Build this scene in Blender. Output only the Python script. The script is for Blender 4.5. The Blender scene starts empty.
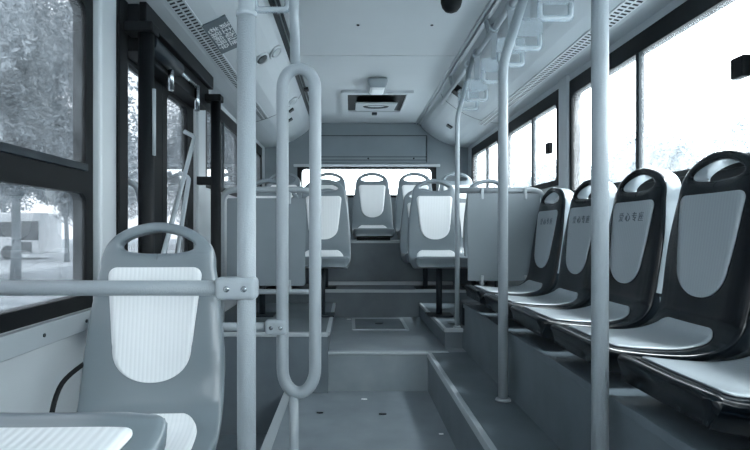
import bpy, bmesh, math, random
from mathutils import Vector, Matrix
random.seed(7)
PI = math.pi
sc = bpy.context.scene
COL = sc.collection
EYE = 0.955                      # eye height above the low floor of the bus

# ------------------------------------------------------------------ helpers
def lin(c):
    return c/12.92 if c <= 0.04045 else ((c+0.055)/1.055)**2.4

def tone(L):
    """blue steel monochrome ramp, L = grey level 0..1 (display)"""
    k = math.sin(PI*min(max(L, 0), 1))**.65*(1.22-.8*L)
    return (lin(max(L-0.034*k-0.008*(1-L), 0.0)), lin(L+0.008*k), lin(min(L+0.031*k+0.012*(1-L), 1)), 1)

MATS = {}
def mat(name, L, rough=0.5, spec=0.5, metal=0.0, bump=0.0, bscale=60, var=0.0, vscale=6, coat=0.0):
    m = bpy.data.materials.new(name); m.use_nodes = True
    nt = m.node_tree; b = nt.nodes['Principled BSDF']
    b.inputs['Base Color'].default_value = tone(L)
    b.inputs['Roughness'].default_value = rough
    b.inputs['Metallic'].default_value = metal
    b.inputs['Specular IOR Level'].default_value = spec
    if coat:
        b.inputs['Coat Weight'].default_value = coat
        b.inputs['Coat Roughness'].default_value = 0.08
    tc = nt.nodes.new('ShaderNodeTexCoord')
    if var:
        n = nt.nodes.new('ShaderNodeTexNoise'); n.inputs['Scale'].default_value = vscale
        n.inputs['Detail'].default_value = 6
        r = nt.nodes.new('ShaderNodeValToRGB')
        r.color_ramp.elements[0].position = 0.3; r.color_ramp.elements[1].position = 0.72
        r.color_ramp.elements[0].color = tone(max(L-var, 0.01)); r.color_ramp.elements[1].color = tone(min(L+var, 1))
        nt.links.new(tc.outputs['Object'], n.inputs['Vector'])
        nt.links.new(n.outputs['Fac'], r.inputs['Fac'])
        nt.links.new(r.outputs['Color'], b.inputs['Base Color'])
    if bump:
        n = nt.nodes.new('ShaderNodeTexNoise'); n.inputs['Scale'].default_value = bscale
        bp = nt.nodes.new('ShaderNodeBump'); bp.inputs['Strength'].default_value = bump
        bp.inputs['Distance'].default_value = 0.004
        nt.links.new(tc.outputs['Object'], n.inputs['Vector'])
        nt.links.new(n.outputs['Fac'], bp.inputs['Height'])
        nt.links.new(bp.outputs['Normal'], b.inputs['Normal'])
    MATS[name] = m
    return m

def glass(name, trans, dust, dustL=0.8, rough=0.02, refl=0.08):
    """thin pane: mostly see-through, a little dust, a little reflection"""
    m = bpy.data.materials.new(name); m.use_nodes = True
    nt = m.node_tree; nt.nodes.clear()
    out = nt.nodes.new('ShaderNodeOutputMaterial')
    t = nt.nodes.new('ShaderNodeBsdfTransparent'); t.inputs['Color'].default_value = trans
    tl = nt.nodes.new('ShaderNodeBsdfTranslucent'); tl.inputs['Color'].default_value = tone(dustL)
    g = nt.nodes.new('ShaderNodeBsdfGlossy'); g.inputs['Roughness'].default_value = rough
    fr = nt.nodes.new('ShaderNodeFresnel'); fr.inputs['IOR'].default_value = 1.3
    ge = nt.nodes.new('ShaderNodeNewGeometry'); mi = nt.nodes.new('ShaderNodeMapRange')   # same thin-pane reflection from both faces
    mi.inputs['To Min'].default_value = 1.3; mi.inputs['To Max'].default_value = 1/1.3
    nt.links.new(ge.outputs['Backfacing'], mi.inputs['Value']); nt.links.new(mi.outputs['Result'], fr.inputs['IOR'])
    n = nt.nodes.new('ShaderNodeTexNoise'); n.inputs['Scale'].default_value = 9; n.inputs['Detail'].default_value = 8
    tc = nt.nodes.new('ShaderNodeTexCoord')
    ma = nt.nodes.new('ShaderNodeMapRange')
    ma.inputs['From Min'].default_value = 0.3; ma.inputs['From Max'].default_value = 0.7
    ma.inputs['To Min'].default_value = dust*0.5; ma.inputs['To Max'].default_value = dust*1.5
    nt.links.new(tc.outputs['Object'], n.inputs['Vector']); nt.links.new(n.outputs['Fac'], ma.inputs['Value'])
    m1 = nt.nodes.new('ShaderNodeMixShader'); m2 = nt.nodes.new('ShaderNodeMixShader')
    nt.links.new(ma.outputs['Result'], m1.inputs['Fac'])
    nt.links.new(t.outputs[0], m1.inputs[1]); nt.links.new(tl.outputs[0], m1.inputs[2])
    nt.links.new(fr.outputs[0], m2.inputs['Fac'])
    nt.links.new(m1.outputs[0], m2.inputs[1]); nt.links.new(g.outputs[0], m2.inputs[2])
    nt.links.new(m2.outputs[0], out.inputs['Surface'])
    MATS[name] = m
    return m

def link(name, me, m=None, parent=None, smooth=False):
    o = bpy.data.objects.new(name, me); COL.objects.link(o)
    if m is not None:
        if not me.materials: me.materials.append(m)
    if parent is not None: o.parent = parent
    if smooth:
        for p in me.polygons: p.use_smooth = True
    return o

class MB:
    def __init__(s): s.bm = bmesh.new()
    def box(s, x0, x1, y0, y1, z0, z1, bev=0.0, seg=2):
        b = bmesh.new()
        bmesh.ops.create_cube(b, size=1)
        for v in b.verts:
            v.co = Vector(((x0+x1)/2+v.co.x*(x1-x0), (y0+y1)/2+v.co.y*(y1-y0), (z0+z1)/2+v.co.z*(z1-z0)))
        if bev:
            bmesh.ops.bevel(b, geom=b.edges[:], offset=bev, segments=seg, profile=0.5, affect='EDGES')
        s._merge(b); return s
    def _merge(s, b, M=None):
        me = bpy.data.meshes.new('t')
        if M is not None: b.transform(M)
        b.to_mesh(me); b.free(); s.bm.from_mesh(me); bpy.data.meshes.remove(me)
    def obox(s, size, M, bev=0.0, seg=2):
        b = bmesh.new(); bmesh.ops.create_cube(b, size=1)
        for v in b.verts: v.co = Vector((v.co.x*size[0], v.co.y*size[1], v.co.z*size[2]))
        if bev: bmesh.ops.bevel(b, geom=b.edges[:], offset=bev, segments=seg, profile=0.5, affect='EDGES')
        s._merge(b, M); return s
    def tube(s, pts, r, seg=16, cap=True, closed=False):
        pts = [Vector(p) for p in pts]; n = len(pts); rings = []
        up = None
        for i, p in enumerate(pts):
            if closed: t = (pts[(i+1) % n]-pts[i-1]).normalized()
            else: t = (pts[min(i+1, n-1)]-pts[max(i-1, 0)]).normalized()
            if up is None:
                a = Vector((0, 0, 1)) if abs(t.z) < .9 else Vector((1, 0, 0))
                up = (a-t*a.dot(t)).normalized()
            else:
                up = (up-t*up.dot(t)).normalized()
            sd = t.cross(up)
            rr = r[i] if isinstance(r, (list, tuple)) else r
            rings.append([s.bm.verts.new(p+(up*math.cos(2*PI*k/seg)+sd*math.sin(2*PI*k/seg))*rr) for k in range(seg)])
        last = n if closed else n-1
        for i in range(last):
            A, B = rings[i], rings[(i+1) % n]
            for k in range(seg):
                f = s.bm.faces.new((A[k], A[(k+1) % seg], B[(k+1) % seg], B[k])); f.smooth = True
        if cap and not closed:
            s.bm.faces.new(rings[0][::-1]); s.bm.faces.new(rings[-1])
        return s
    def cyl(s, a, b, r, seg=20):
        return s.tube([a, b], r, seg)
    def prism(s, poly, axis, a, b):
        """extrude a 2D polygon along an axis; poly gives the two other coordinates in order"""
        def P(p, t):
            if axis == 'y': return Vector((p[0], t, p[1]))
            if axis == 'x': return Vector((t, p[0], p[1]))
            return Vector((p[0], p[1], t))
        A = [s.bm.verts.new(P(p, a)) for p in poly]; B = [s.bm.verts.new(P(p, b)) for p in poly]
        n = len(poly)
        s.bm.faces.new(A); s.bm.faces.new(B[::-1])
        for i in range(n): s.bm.faces.new((A[i], B[i], B[(i+1) % n], A[(i+1) % n]))
        return s
    def ring(s, outer, inner, axis, a, b):
        """frame between two equal-count loops, extruded"""
        def P(p, t):
            if axis == 'y': return Vector((p[0], t, p[1]))
            if axis == 'x': return Vector((t, p[0], p[1]))
            return Vector((p[0], p[1], t))
        n = len(outer)
        L = [[s.bm.verts.new(P(p, t)) for p in lp] for lp in (outer, inner) for t in (a, b)]
        oa, ob, ia, ib = L
        for i in range(n):
            j = (i+1) % n
            s.bm.faces.new((oa[i], oa[j], ia[j], ia[i])); s.bm.faces.new((ob[i], ib[i], ib[j], ob[j]))
            s.bm.faces.new((oa[i], ob[i], ob[j], oa[j])); s.bm.faces.new((ia[i], ia[j], ib[j], ib[i]))
        return s
    def lathe(s, prof, c, axis='z', seg=28):
        c = Vector(c); rings = []
        for r, h in prof:
            rg = []
            for k in range(seg):
                a = 2*PI*k/seg
                v = Vector((r*math.cos(a), r*math.sin(a), h))
                if axis == 'x': v = Vector((v.z, v.x, v.y))
                if axis == 'y': v = Vector((v.x, v.z, v.y))
                rg.append(s.bm.verts.new(c+v))
            rings.append(rg)
        for i in range(len(rings)-1):
            for k in range(seg):
                f = s.bm.faces.new((rings[i][k], rings[i][(k+1) % seg], rings[i+1][(k+1) % seg], rings[i+1][k])); f.smooth = True
        s.bm.faces.new(rings[0][::-1]); s.bm.faces.new(rings[-1])
        return s
    def mesh(s, name):
        bmesh.ops.remove_doubles(s.bm, verts=s.bm.verts[:], dist=1e-6)
        bmesh.ops.recalc_face_normals(s.bm, faces=s.bm.faces[:])
        me = bpy.data.meshes.new(name); s.bm.to_mesh(me); s.bm.free(); return me
    def build(s, name, m, parent=None):
        return link(name, s.mesh(name), m, parent)

def rrect(x0, x1, z0, z1, r, k=5):
    pts = []
    for cx, cz, a0 in ((x1-r, z1-r, 0), (x0+r, z1-r, 90), (x0+r, z0+r, 180), (x1-r, z0+r, 270)):
        for i in range(k+1):
            a = math.radians(a0+90*i/k); pts.append((cx+r*math.cos(a), cz+r*math.sin(a)))
    return pts

def fillet(pts, rad, k=8):
    """round the inner corners of a polyline"""
    P = [Vector(p) for p in pts]; out = [P[0]]
    for i in range(1, len(P)-1):
        a = (P[i-1]-P[i]); b = (P[i+1]-P[i])
        r = rad[i-1] if isinstance(rad, (list, tuple)) else rad
        ang = a.angle(b); d = min(r/math.tan(ang/2), a.length*.49, b.length*.49)
        p0 = P[i]+a.normalized()*d; p1 = P[i]+b.normalized()*d
        for j in range(k+1):
            t = j/k; out.append(p0*(1-t)**2+P[i]*2*t*(1-t)+p1*t*t)
    out.append(P[-1]); return out

def tag(o, label, cat, group=None, kind=None):
    o['label'] = label; o['category'] = cat
    if group: o['group'] = group
    if kind: o['kind'] = kind
    return o
def thing(name, label, cat, loc=(0, 0, 0), rz=0, group=None):
    o = bpy.data.objects.new(name, None); COL.objects.link(o)
    o.empty_display_size = 0.05
    o.location = loc; o.rotation_euler = (0, 0, rz)
    return tag(o, label, cat, group)
def struct(o):
    o['kind'] = 'structure'; return o
def copy_tree(o, parent=None):
    c = o.copy(); COL.objects.link(c)
    if parent is not None: c.parent = parent
    for ch in list(o.children): copy_tree(ch, c)
    return c
def evaluated(o, name):
    """apply modifiers of a temporary object and return the plain mesh"""
    dg = bpy.context.evaluated_depsgraph_get(); dg.update()
    me = bpy.data.meshes.new_from_object(o.evaluated_get(dg)); me.name = name
    old = o.data; bpy.data.objects.remove(o); bpy.data.meshes.remove(old)
    return me
def text_mesh(s, size, extrude=0.0008, align='CENTER'):
    cu = bpy.data.curves.new('lettering', 'FONT'); cu.body = s; cu.size = size; cu.extrude = extrude
    cu.align_x = align; cu.align_y = 'CENTER'; cu.space_line = 1.0
    t = bpy.data.objects.new('lettering', cu); COL.objects.link(t)
    dg = bpy.context.evaluated_depsgraph_get(); dg.update()
    me = bpy.data.meshes.new_from_object(t.evaluated_get(dg)); me.name = 'lettering'
    bpy.data.objects.remove(t); bpy.data.curves.remove(cu)
    me.materials.clear()
    return me

# ------------------------------------------------------------------ materials
M_wall = mat('wall_laminate', .74, .45, var=.015, vscale=3)
M_ceil = mat('ceiling_panel', .76, .5, var=.012, vscale=2)
M_duct = mat('duct_plastic', .72, .42, var=.012, vscale=3)
M_rear = mat('rear_panel', .48, .5, var=.015, vscale=3)
M_floor = mat('floor_vinyl', .51, .42, bump=.12, bscale=220, var=.035, vscale=5)
M_podium = mat('podium_vinyl', .38, .5, bump=.1, bscale=220, var=.03, vscale=5)
M_nosing = mat('nosing_strip', .66, .4)
M_black = mat('black_rubber', .035, .6, .25)
M_frame = mat('black_window_frame', .035, .6, .25)
M_dark = mat('dark_metal', .15, .5, .3)
M_pole = mat('grey_pole_sleeve', .60, .38, bump=.4, bscale=320)
M_bare = mat('bare_pole', .60, .3)
M_clamp = mat('clamp_plastic', .62, .4)
M_steel = mat('screw_steel', .7, .25, metal=1.0)
M_alu = mat('aluminium', .72, .3, metal=.6)
M_shell = mat('seat_shell', .47, .28, coat=.25)
M_litrim = mat('seat_lit_rim', .62, .25, coat=.3)  # pale tone puts window light on the priority seat rims into the colour
M_pshell = mat('priority_seat_shell', .06, .22, .25, coat=.10)
M_board = mat('partition_board', .46, .5, var=.01)
M_ink = mat('dark_lettering', .34, .6)
M_white = mat('white_plastic', .96, .4)
M_vent = mat('vent_grille', .84, .45)
M_sign = mat('sign_plate', .36, .5)
M_signtx = mat('sign_lettering', .86, .5)
M_bark = mat('bark', .50, .9, bump=.8, bscale=12, var=.08)
M_leaf = mat('leaves', .62, .8, spec=.1, var=.14, vscale=1.1)
M_leafd = mat('leaves_pale', .46, .8, spec=.1, var=.1, vscale=.8)
M_grass = mat('grass', .62, .95, spec=.1, bump=.5, bscale=6, var=.1, vscale=2)
M_road = mat('road', .74, .9, spec=.1, var=.02)
M_fence = mat('white_fence', .88, .6)
M_cbody = mat('coach_paint', .88, .35)
M_cglass = mat('coach_glass', .16, .2)
M_trunkdark = mat('wheel_rubber', .14, .7)

def insert_mat(name, L):
    m = mat(name, L, .34, coat=.15)
    nt = m.node_tree; b = nt.nodes['Principled BSDF']
    uv = nt.nodes.new('ShaderNodeUVMap'); uv.uv_map = 'UVMap'
    w = nt.nodes.new('ShaderNodeTexWave'); w.bands_direction = 'X'; w.inputs['Scale'].default_value = 26
    w.inputs['Distortion'].default_value = 0
    r = nt.nodes.new('ShaderNodeValToRGB')
    r.color_ramp.elements[0].color = tone(L-.025); r.color_ramp.elements[1].color = tone(L)
    r.color_ramp.elements[1].position = .45
    bp = nt.nodes.new('ShaderNodeBump'); bp.inputs['Strength'].default_value = .3; bp.inputs['Distance'].default_value = .0012
    nt.links.new(uv.outputs[0], w.inputs['Vector']); nt.links.new(w.outputs['Fac'], r.inputs['Fac'])
    nt.links.new(r.outputs['Color'], b.inputs['Base Color'])
    nt.links.new(w.outputs['Fac'], bp.inputs['Height']); nt.links.new(bp.outputs['Normal'], b.inputs['Normal'])
    return m
M_insert = insert_mat('seat_insert', .91)
M_pinsert = insert_mat('priority_insert', .63)
G_left = glass('dusty_tinted_glass', (.36, .375, .39, 1), .09, .62)
G_right = glass('clear_glass', (.90, .95, .97, 1), .05, .95)
def plastic_clear(name, fac):
    m = bpy.data.materials.new(name); m.use_nodes = True
    nt = m.node_tree; nt.nodes.clear()
    out = nt.nodes.new('ShaderNodeOutputMaterial')
    t = nt.nodes.new('ShaderNodeBsdfTransparent'); t.inputs['Color'].default_value = (.86, .91, .94, 1)
    p = nt.nodes.new('ShaderNodeBsdfPrincipled'); p.inputs['Base Color'].default_value = tone(.88); p.inputs['Roughness'].default_value = .15
    mx = nt.nodes.new('ShaderNodeMixShader'); mx.inputs['Fac'].default_value = fac
    nt.links.new(t.outputs[0], mx.inputs[1]); nt.links.new(p.outputs[0], mx.inputs[2]); nt.links.new(mx.outputs[0], out.inputs['Surface'])
    return m
M_clear = plastic_clear('clear_plastic', .28)
M_grip = plastic_clear('clear_grip', .5)

# ------------------------------------------------------------------ setting
XL, XR = -.94, 1.30               # inner faces of the side walls
CX = .18                          # bus centre line
YB, YR = -2.6, 5.95               # bus front end / rear wall
def H(h): return EYE+h
FL, UP, POD, MID, DAIS, WELL, CEIL = 0.0, H(-.72), H(-.44), H(-.60), H(-.49), H(-1.2), H(1.2)
BENCH = H(-.085)
BOT = -.45

struct(MB().box(-.39, .468, YB, 3.24, BOT, FL).box(XL, -.39, YB, 2.16, BOT, FL).build('floor', M_floor))
struct(MB().box(XL, -.39, 2.16, 3.2, BOT, WELL).build('floor_door_well', M_podium))
struct(MB().box(.468, .70, YB, 3.24, BOT, UP-.001).build('floor_side_step', M_podium))
struct(MB().box(-.13, .59, 3.24, 4.57, BOT, UP).box(.59, .70, 3.24, 3.35, BOT, UP).build('floor_aisle_step', M_floor))
struct(MB().box(.70, XR, YB, 3.30, BOT, POD).build('seat_podium', M_podium))
struct(MB().box(.59, XR, 3.35, 4.57, BOT, MID).box(.70, XR, 3.30, 3.35, BOT, MID).build('rear_podium', M_podium))
struct(MB().box(XL, -.13, 3.2, 4.57, BOT, MID).build('rear_podium_left', M_podium))
struct(MB().box(XL, XR, 4.57, 5.12, BOT, DAIS).build('rear_dais', M_podium))
struct(MB().box(XL, XR, 5.12, YR, BOT, BENCH).build('rear_bench_base', M_podium))
# nosing strips: the light edges along the steps
t = MB()
t.box(-.392, -.345, 0.0, 3.24, FL, FL+.006, .002)
struct(t.build('trim_1', M_nosing))
struct(MB().box(.462, .486, -.5, 3.24, UP-.03, UP+.004, .002).build('trim_2', M_nosing))
struct(MB().box(-.13, .59, 3.225, 3.262, UP-.012, UP+.004, .003).build('trim_3', M_nosing))
struct(MB().box(.692, .712, 0, 3.302, POD-.022, POD+.003, .002).build('trim_4', M_podium))
struct(MB().box(XL, -.13, 3.188, 3.226, MID-.02, MID+.004, .003).build('trim_5', M_nosing))
struct(MB().box(.585, .70, 3.338, 3.362, MID-.02, MID+.004, .003).box(.582, .602, 3.36, 4.56, MID-.02, MID+.003, .002).build('trim_6', M_nosing))
struct(MB().box(-.144, -.122, 3.23, 4.56, MID-.02, MID+.003, .002).build('trim_7', M_nosing))
struct(MB().box(XL, XR, 4.558, 4.585, DAIS-.022, DAIS+.004, .003).build('trim_8', M_nosing))
struct(MB().box(XL, XR, 5.105, 5.14, BENCH-.02, BENCH+.004, .003).build('trim_9', M_nosing))
struct(MB().box(-.36, .95, 4.98, 5.03, DAIS, DAIS+.03, .004).build('trim_10', M_nosing))

# ceiling with a seam line
cl = MB().box(CX-.64, CX+.64, YB, 3.672, CEIL, CEIL+.05).box(CX-.64, CX+.64, 3.684, YR, CEIL, CEIL+.05)
cl.box(CX-.64, CX+.64, 3.672, 3.684, CEIL+.004, CEIL+.05)
struct(cl.build('ceiling', M_ceil))
struct(MB().box(XL-.06, XR+.06, YB, YR+.06, CEIL+.06, CEIL+.12).build('ceiling_roof_skin', M_wall))

# side ducts (cove panels) : profile in distance from centre / height
DP = [(.59, 1.2), (.615, 1.15), (.66, 1.105), (.72, 1.06), (.80, 1.01), (.88, .975), (.96, .95), (1.04, .935), (1.12, .93)]
def duct_h(d):
    for (a, ha), (b, hb) in zip(DP, DP[1:]):
        if a <= d <= b:
            return ha+(hb-ha)*(d-a)/(b-a), math.atan2(hb-ha, b-a)
    return DP[-1][1], 0
for sgn, nm in ((-1, 'trim_11'), (1, 'trim_12')):
    poly = [(CX+sgn*d, H(h)) for d, h in DP]+[(CX+sgn*1.12, CEIL+.05), (CX+sgn*.59, CEIL+.05)]
    o = MB().prism(poly, 'y', YB, YR).build(nm, M_duct)
    struct(o)
# ceiling edge rails (dark-lined metal trim where ceiling meets the ducts)
for sgn, nm in ((-1, 'trim_13'), (1, 'trim_14')):
    t = MB()
    x = CX+sgn*.585
    t.box(x-.014, x+.014, YB, YR, CEIL-.018, CEIL+.002, .003)
    t.box(x-sgn*.032-.008, x-sgn*.032+.008, YB, YR, CEIL-.009, CEIL+.002, .002)
    struct(t.build(nm, M_dark if sgn < 0 else M_alu))
# panel joint lines across the ducts
for sgn, nm in ((-1, 'trim_15'), (1, 'trim_16')):
    t = MB()
    for yy in (1.0, 4.62):
        for (a, ha), (b, hb) in zip(DP, DP[1:]):
            m_ = ((a+b)/2, (ha+hb)/2); L = math.hypot(b-a, hb-ha)
            t.obox((L, .008, .003), Matrix.Translation((CX+sgn*m_[0], yy, H(m_[1])))@Matrix.Rotation(-sgn*math.atan2(hb-ha, b-a), 4, 'Y'))
    struct(t.build(nm, M_dark))

# walls -------------------------------------------------------------
TH = .06
def wall(name, x0, x1, openings, zb=BOT, zt=CEIL+.06):
    """openings: list of (y0,y1,z0,z1) sorted"""
    t = MB(); y = YB
    for (a, b, z0, z1) in openings:
        t.box(x0, x1, y, a, zb, zt)
        if z0 > zb: t.box(x0, x1, a, b, zb, z0)
        t.box(x0, x1, a, b, z1, zt)
        y = b
    t.box(x0, x1, y, YR+.06, zb, zt)
    return struct(t.build(name, M_wall))
ZS, ZT = H(-.27), H(.885)
ZR = H(.29)
LW = [(-2.2, -.30, ZS, ZT), (-.10, 1.95, ZS, ZT), (2.19, 3.27, WELL, H(.93)), (3.47, 4.58, ZR, ZT), (4.74, 5.70, ZR, ZT)]
RW = [(-2.2, -.10, ZS, ZT), (.20, 1.62, ZS, ZT), (1.70, 3.17, ZS, ZT), (3.34, 4.52, ZR, ZT), (4.68, 5.72, ZR, ZT)]
wall('wall_left', XL-TH, XL, LW)
wall('wall_right', XR, XR+TH, RW)

def window(n, side, y0, y1, z0, z1, bar, mull, gl, fr=.035, top=.085, latch=None):
    x = XL if side < 0 else XR
    e = struct(bpy.data.objects.new('window_%d' % n, None)); COL.objects.link(e); e.location = (x, (y0+y1)/2, z0)
    yc, zc = (y0+y1)/2, z0
    y0 -= yc; y1 -= yc; z1 -= zc; z0 = 0
    a, b = (-.035, .012) if side < 0 else (-.012, .035)
    if bar:
        b0, b1 = bar[0]-zc, bar[1]-zc
        regions = [(z0+fr, b0), (b1, z1-top)]
    else:
        regions = [(z0+fr, z1-top)]
    t = MB()
    bounds = [z0]+([ (b0+b1)/2 ] if bar else [])+[z1]
    for i, (r0, r1) in enumerate(regions):
        inn = rrect(y0+fr, y1-fr, r0, r1, .035)
        o0, o1 = bounds[i], bounds[i+1]
        out = []
        for k, (cy, cz) in enumerate(((y1, o1), (y0, o1), (y0, o0), (y1, o0))):
            out += [(cy, cz)]*6
        # degenerate corner fans are fine
        t.ring(out, inn, 'x', a, b)
    fo = t.build('window_frame', M_frame, e)
    if mull:
        mm = MB()
        r0, r1 = regions[-1]
        mm.box(-.014, .014, mull-yc-.014, mull-yc+.014, r0-.004, r1+.004, .003)
        mm.build('mullion', M_dark, e)
    if bar:
        bb = MB().box(-.016 if side < 0 else -.02, .02 if side < 0 else .016, y0+fr, y1-fr, b1-.022, b1+.004, .003)
        bb.build('sliding_track', M_dark if side < 0 else M_frame, e)
    for r0, r1 in regions:
        MB().box(-.003, .003, y0+fr-.01, y1-fr+.01, r0-.01, r1+.01).build('pane', gl, e)
    if latch:
        s = -side
        MB().box(min(s*.012, s*.045), max(s*.012, s*.045), latch-yc-.03, latch-yc+.03, H(.50)-zc, H(.57)-zc, .006).build('latch', M_black, e)
    return e
BAR = (H(.135), H(.235))
window(1, -1, -2.2, -.30, ZS, ZT, BAR, None, G_left)
window(2, -1, -.10, 1.95, ZS, ZT, BAR, None, G_left, fr=.05)
window(3, -1, 3.47, 4.58, ZR, ZT, None, 3.97, G_left)
window(4, -1, 4.74, 5.70, ZR, ZT, None, 5.2, G_left)
window(5, 1, -2.2, -.10, ZS, ZT, BAR, -1.1, G_right)
window(6, 1, .20, 1.62, ZS, ZT, BAR, .9, G_right)
window(7, 1, 1.70, 3.17, ZS, ZT, BAR, 2.42, G_right, latch=1.755)
window(8, 1, 3.34, 4.52, ZR, ZT, None, 3.82, G_right, latch=3.45)
window(9, 1, 4.68, 5.72, ZR, ZT, None, 5.1, G_right)

# sill ledges under the long windows
struct(MB().box(XL-.005, XL+.022, -.1, 2.0, ZS-.075, ZS-.006, .004).build('trim_17', M_nosing))
for yy in (1.2, 1.62, 1.88):
    MB().lathe([(.006, 0), (.006, .003)], (XL+.022, yy, ZS-.04), 'x', 10).build('rivet', M_dark, bpy.data.objects['trim_17'])
# pillar covers on the left wall either side of the door
struct(MB().box(XL-.005, XL+.035, 1.965, 2.10, FL, H(.93), .012, 3).build('trim_18', M_wall))
struct(MB().box(XL-.005, XL+.02, 3.29, 3.45, MID, H(.93), .008, 3).build('trim_19', M_wall))
struct(MB().box(XR-.02, XR+.005, 3.19, 3.32, POD, H(.93), .008, 3).build('trim_20', M_wall))
struct(MB().box(XR-.02, XR+.005, 4.535, 4.665, MID, H(.93), .008, 3).build('trim_21', M_wall))

# rear wall with a wide window ---------------------------------------
RX0, RX1, RZ0, RZ1 = -.58, .95, H(.38), H(.715)
t = MB()
t.box(XL-TH, RX0, YR, YR+TH, BOT, CEIL+.06).box(RX1, XR+TH, YR, YR+TH, BOT, CEIL+.06)
t.box(RX0, RX1, YR, YR+TH, BOT, RZ0).box(RX0, RX1, YR, YR+TH, RZ1, CEIL+.06)
struct(t.build('wall_rear', M_rear))
e = struct(bpy.data.objects.new('window_10', None)); COL.objects.link(e); e.location = (CX, YR, RZ0)
MB().ring([(x, z) for x, z in ((RX1-CX, RZ1-RZ0),)*6+((RX0-CX, RZ1-RZ0),)*6+((RX0-CX, 0),)*6+((RX1-CX, 0),)*6],
          rrect(RX0-CX+.05, RX1-CX-.05, .03, RZ1-RZ0-.02, .04), 'y', -.01, .05).build('window_frame', M_frame, e)
MB().box(RX0-CX+.03, RX1-CX-.03, .01, .016, .02, RZ1-RZ0-.01).build('pane', G_right, e)
# rear panels
t = MB()
t.box(-.40, .83, YR-.018, YR, H(.765), H(1.055), .004)
o = struct(t.build('trim_22', M_rear))
t = MB()
for z in (H(1.058), H(.825), H(.79)): t.box(-.40, .84, YR-.020, YR-.0175, z-.0035, z+.0035)
t.box(.84, .846, YR-.02, YR, H(.765), H(1.06))
t.build('panel_seam', M_dark, o)
for x in (-.33, .2, .7): MB().lathe([(.010, 0), (.010, .005)], (x, YR-.024, H(.807)), 'y', 12).build('screw', M_dark, o)
struct(MB().box(-.62, .99, YR-.03, YR, H(.716), H(.745), .005).build('trim_23', M_alu))

# front end of the bus behind the camera: windscreen opening
t = MB()
t.box(XL-TH, XR+TH, YB-.06, YB, BOT, H(-.2)).box(XL-TH, XR+TH, YB-.06, YB, H(.85), CEIL+.06)
struct(t.build('wall_front', M_wall))
e = struct(bpy.data.objects.new('window_11', None)); COL.objects.link(e); e.location = (CX, YB-.03, H(-.2))
MB().box(XL-CX, XR-CX, -.003, .003, 0, 1.05).build('pane', G_right, e)

# ------------------------------------------------------------------ left door
d = struct(bpy.data.objects.new('door_1', None)); COL.objects.link(d); d.location = (XL, 2.73, WELL)
def leaf(y0, y1, gy0, gy1, nm='door_leaf'):
    z0, z1 = .02, H(.90)-WELL
    g0, g1 = .22, H(.72)-WELL
    out = []
    for cy, cz in ((y1, z1), (y0, z1), (y0, z0), (y1, z0)): out += [(cy, cz)]*6
    lf = MB().ring(out, rrect(gy0, gy1, g0, g1, .05), 'x', -.045, -.005).build(nm, M_frame, d)
    MB().box(-.028, -.022, gy0-.01, gy1+.01, g0-.01, g1+.01).build('pane', G_left, lf)
    return lf
oy = -2.73
lf1 = leaf(2.20+oy, 2.72+oy, 2.245+oy, 2.56+oy)
lf2 = leaf(2.725+oy, 3.26+oy, 2.79+oy, 3.14+oy)
zW = -WELL
def wpt(X, Y, h): return (X-XL, Y-2.73, H(h)-WELL)
for a, b, par in (((-.88, 3.06, .54), (-.88, 2.39, -.30), lf2), ((-.885, 2.97, .297), (-.885, 2.67, -.30), lf2), ((-.885, 2.245, .19), (-.885, 2.52, -.30), lf1)):
    P = [wpt(*a), wpt(*b)]
    MB().tube(fillet([(0.0, P[0][1]+.0, P[0][2]+.03), P[0], P[1], (0.0, P[1][1], P[1][2]-.03)], .03), .012, 12).build('grab_handle', M_clamp, par)
# overhead gear box of the door with its arms and shafts
MB().box(.0, .042, 2.103+oy, 2.188+oy, .0-WELL, H(.93)-WELL, .004).build('door_frame', M_frame, d)
dm = thing('door_mechanism', 'black door opening gear boxed above the double door on the left', 'door mechanism', (-.86, 2.7, H(.93)))
B = (-.86, 2.7, H(.93))
def rel(p): return (p[0]-B[0], p[1]-B[1], p[2]-B[2])
def rbox(t, x0, x1, y0, y1, z0, z1, bev=.004):
    return t.box(x0-B[0], x1-B[0], y0-B[1], y1-B[1], z0-B[2], z1-B[2], bev)
t = MB(); rbox(t, XL+.002, -.855, 2.19, 3.27, H(.735), H(.928), .006); t.build('housing', M_frame, dm)
t = MB(); rbox(t, -.856, -.826, 2.19, 3.27, H(.86), H(.936)); t.build('cover_plate', M_black, dm)
for yy in (2.52, 2.95):
    t = MB(); t.cyl(rel((-.835, yy, H(.66))), rel((-.835, yy, H(.80))), .014, 12); t.build('air_fitting', M_steel, dm)
t = MB(); t.cyl(rel((-.838, 2.25, H(.79))), rel((-.838, 2.62, H(.79))), .035, 18); t.build('air_cylinder', M_dark, dm)
t = MB(); t.cyl(rel((-.838, 2.62, H(.79))), rel((-.838, 2.92, H(.79))), .012, 12); t.build('piston_rod', M_steel, dm)
for yy in (2.12, 3.22):
    t = MB(); t.cyl(rel((-.80, yy, WELL if yy > 2.16 else FL)), rel((-.80, yy, H(.80))), .030, 18); t.build('shaft', M_black, dm)
    t = MB(); rbox(t, -.875, -.762, yy-.04, yy+.04, H(.775), H(.815), .006); t.build('shaft_bracket', M_black, dm)
    if yy > 3: t = MB(); rbox(t, XL+.03, -.79, yy-.018, yy+.018, H(.28), H(.33), .004); t.build('shaft_arm', M_black, dm)
t = MB(); t.cyl(rel((-.768, 2.115, H(.30))), rel((-.768, 2.115, H(.56))), .008, 10); t.build('shaft_label', M_clamp, dm)

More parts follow.
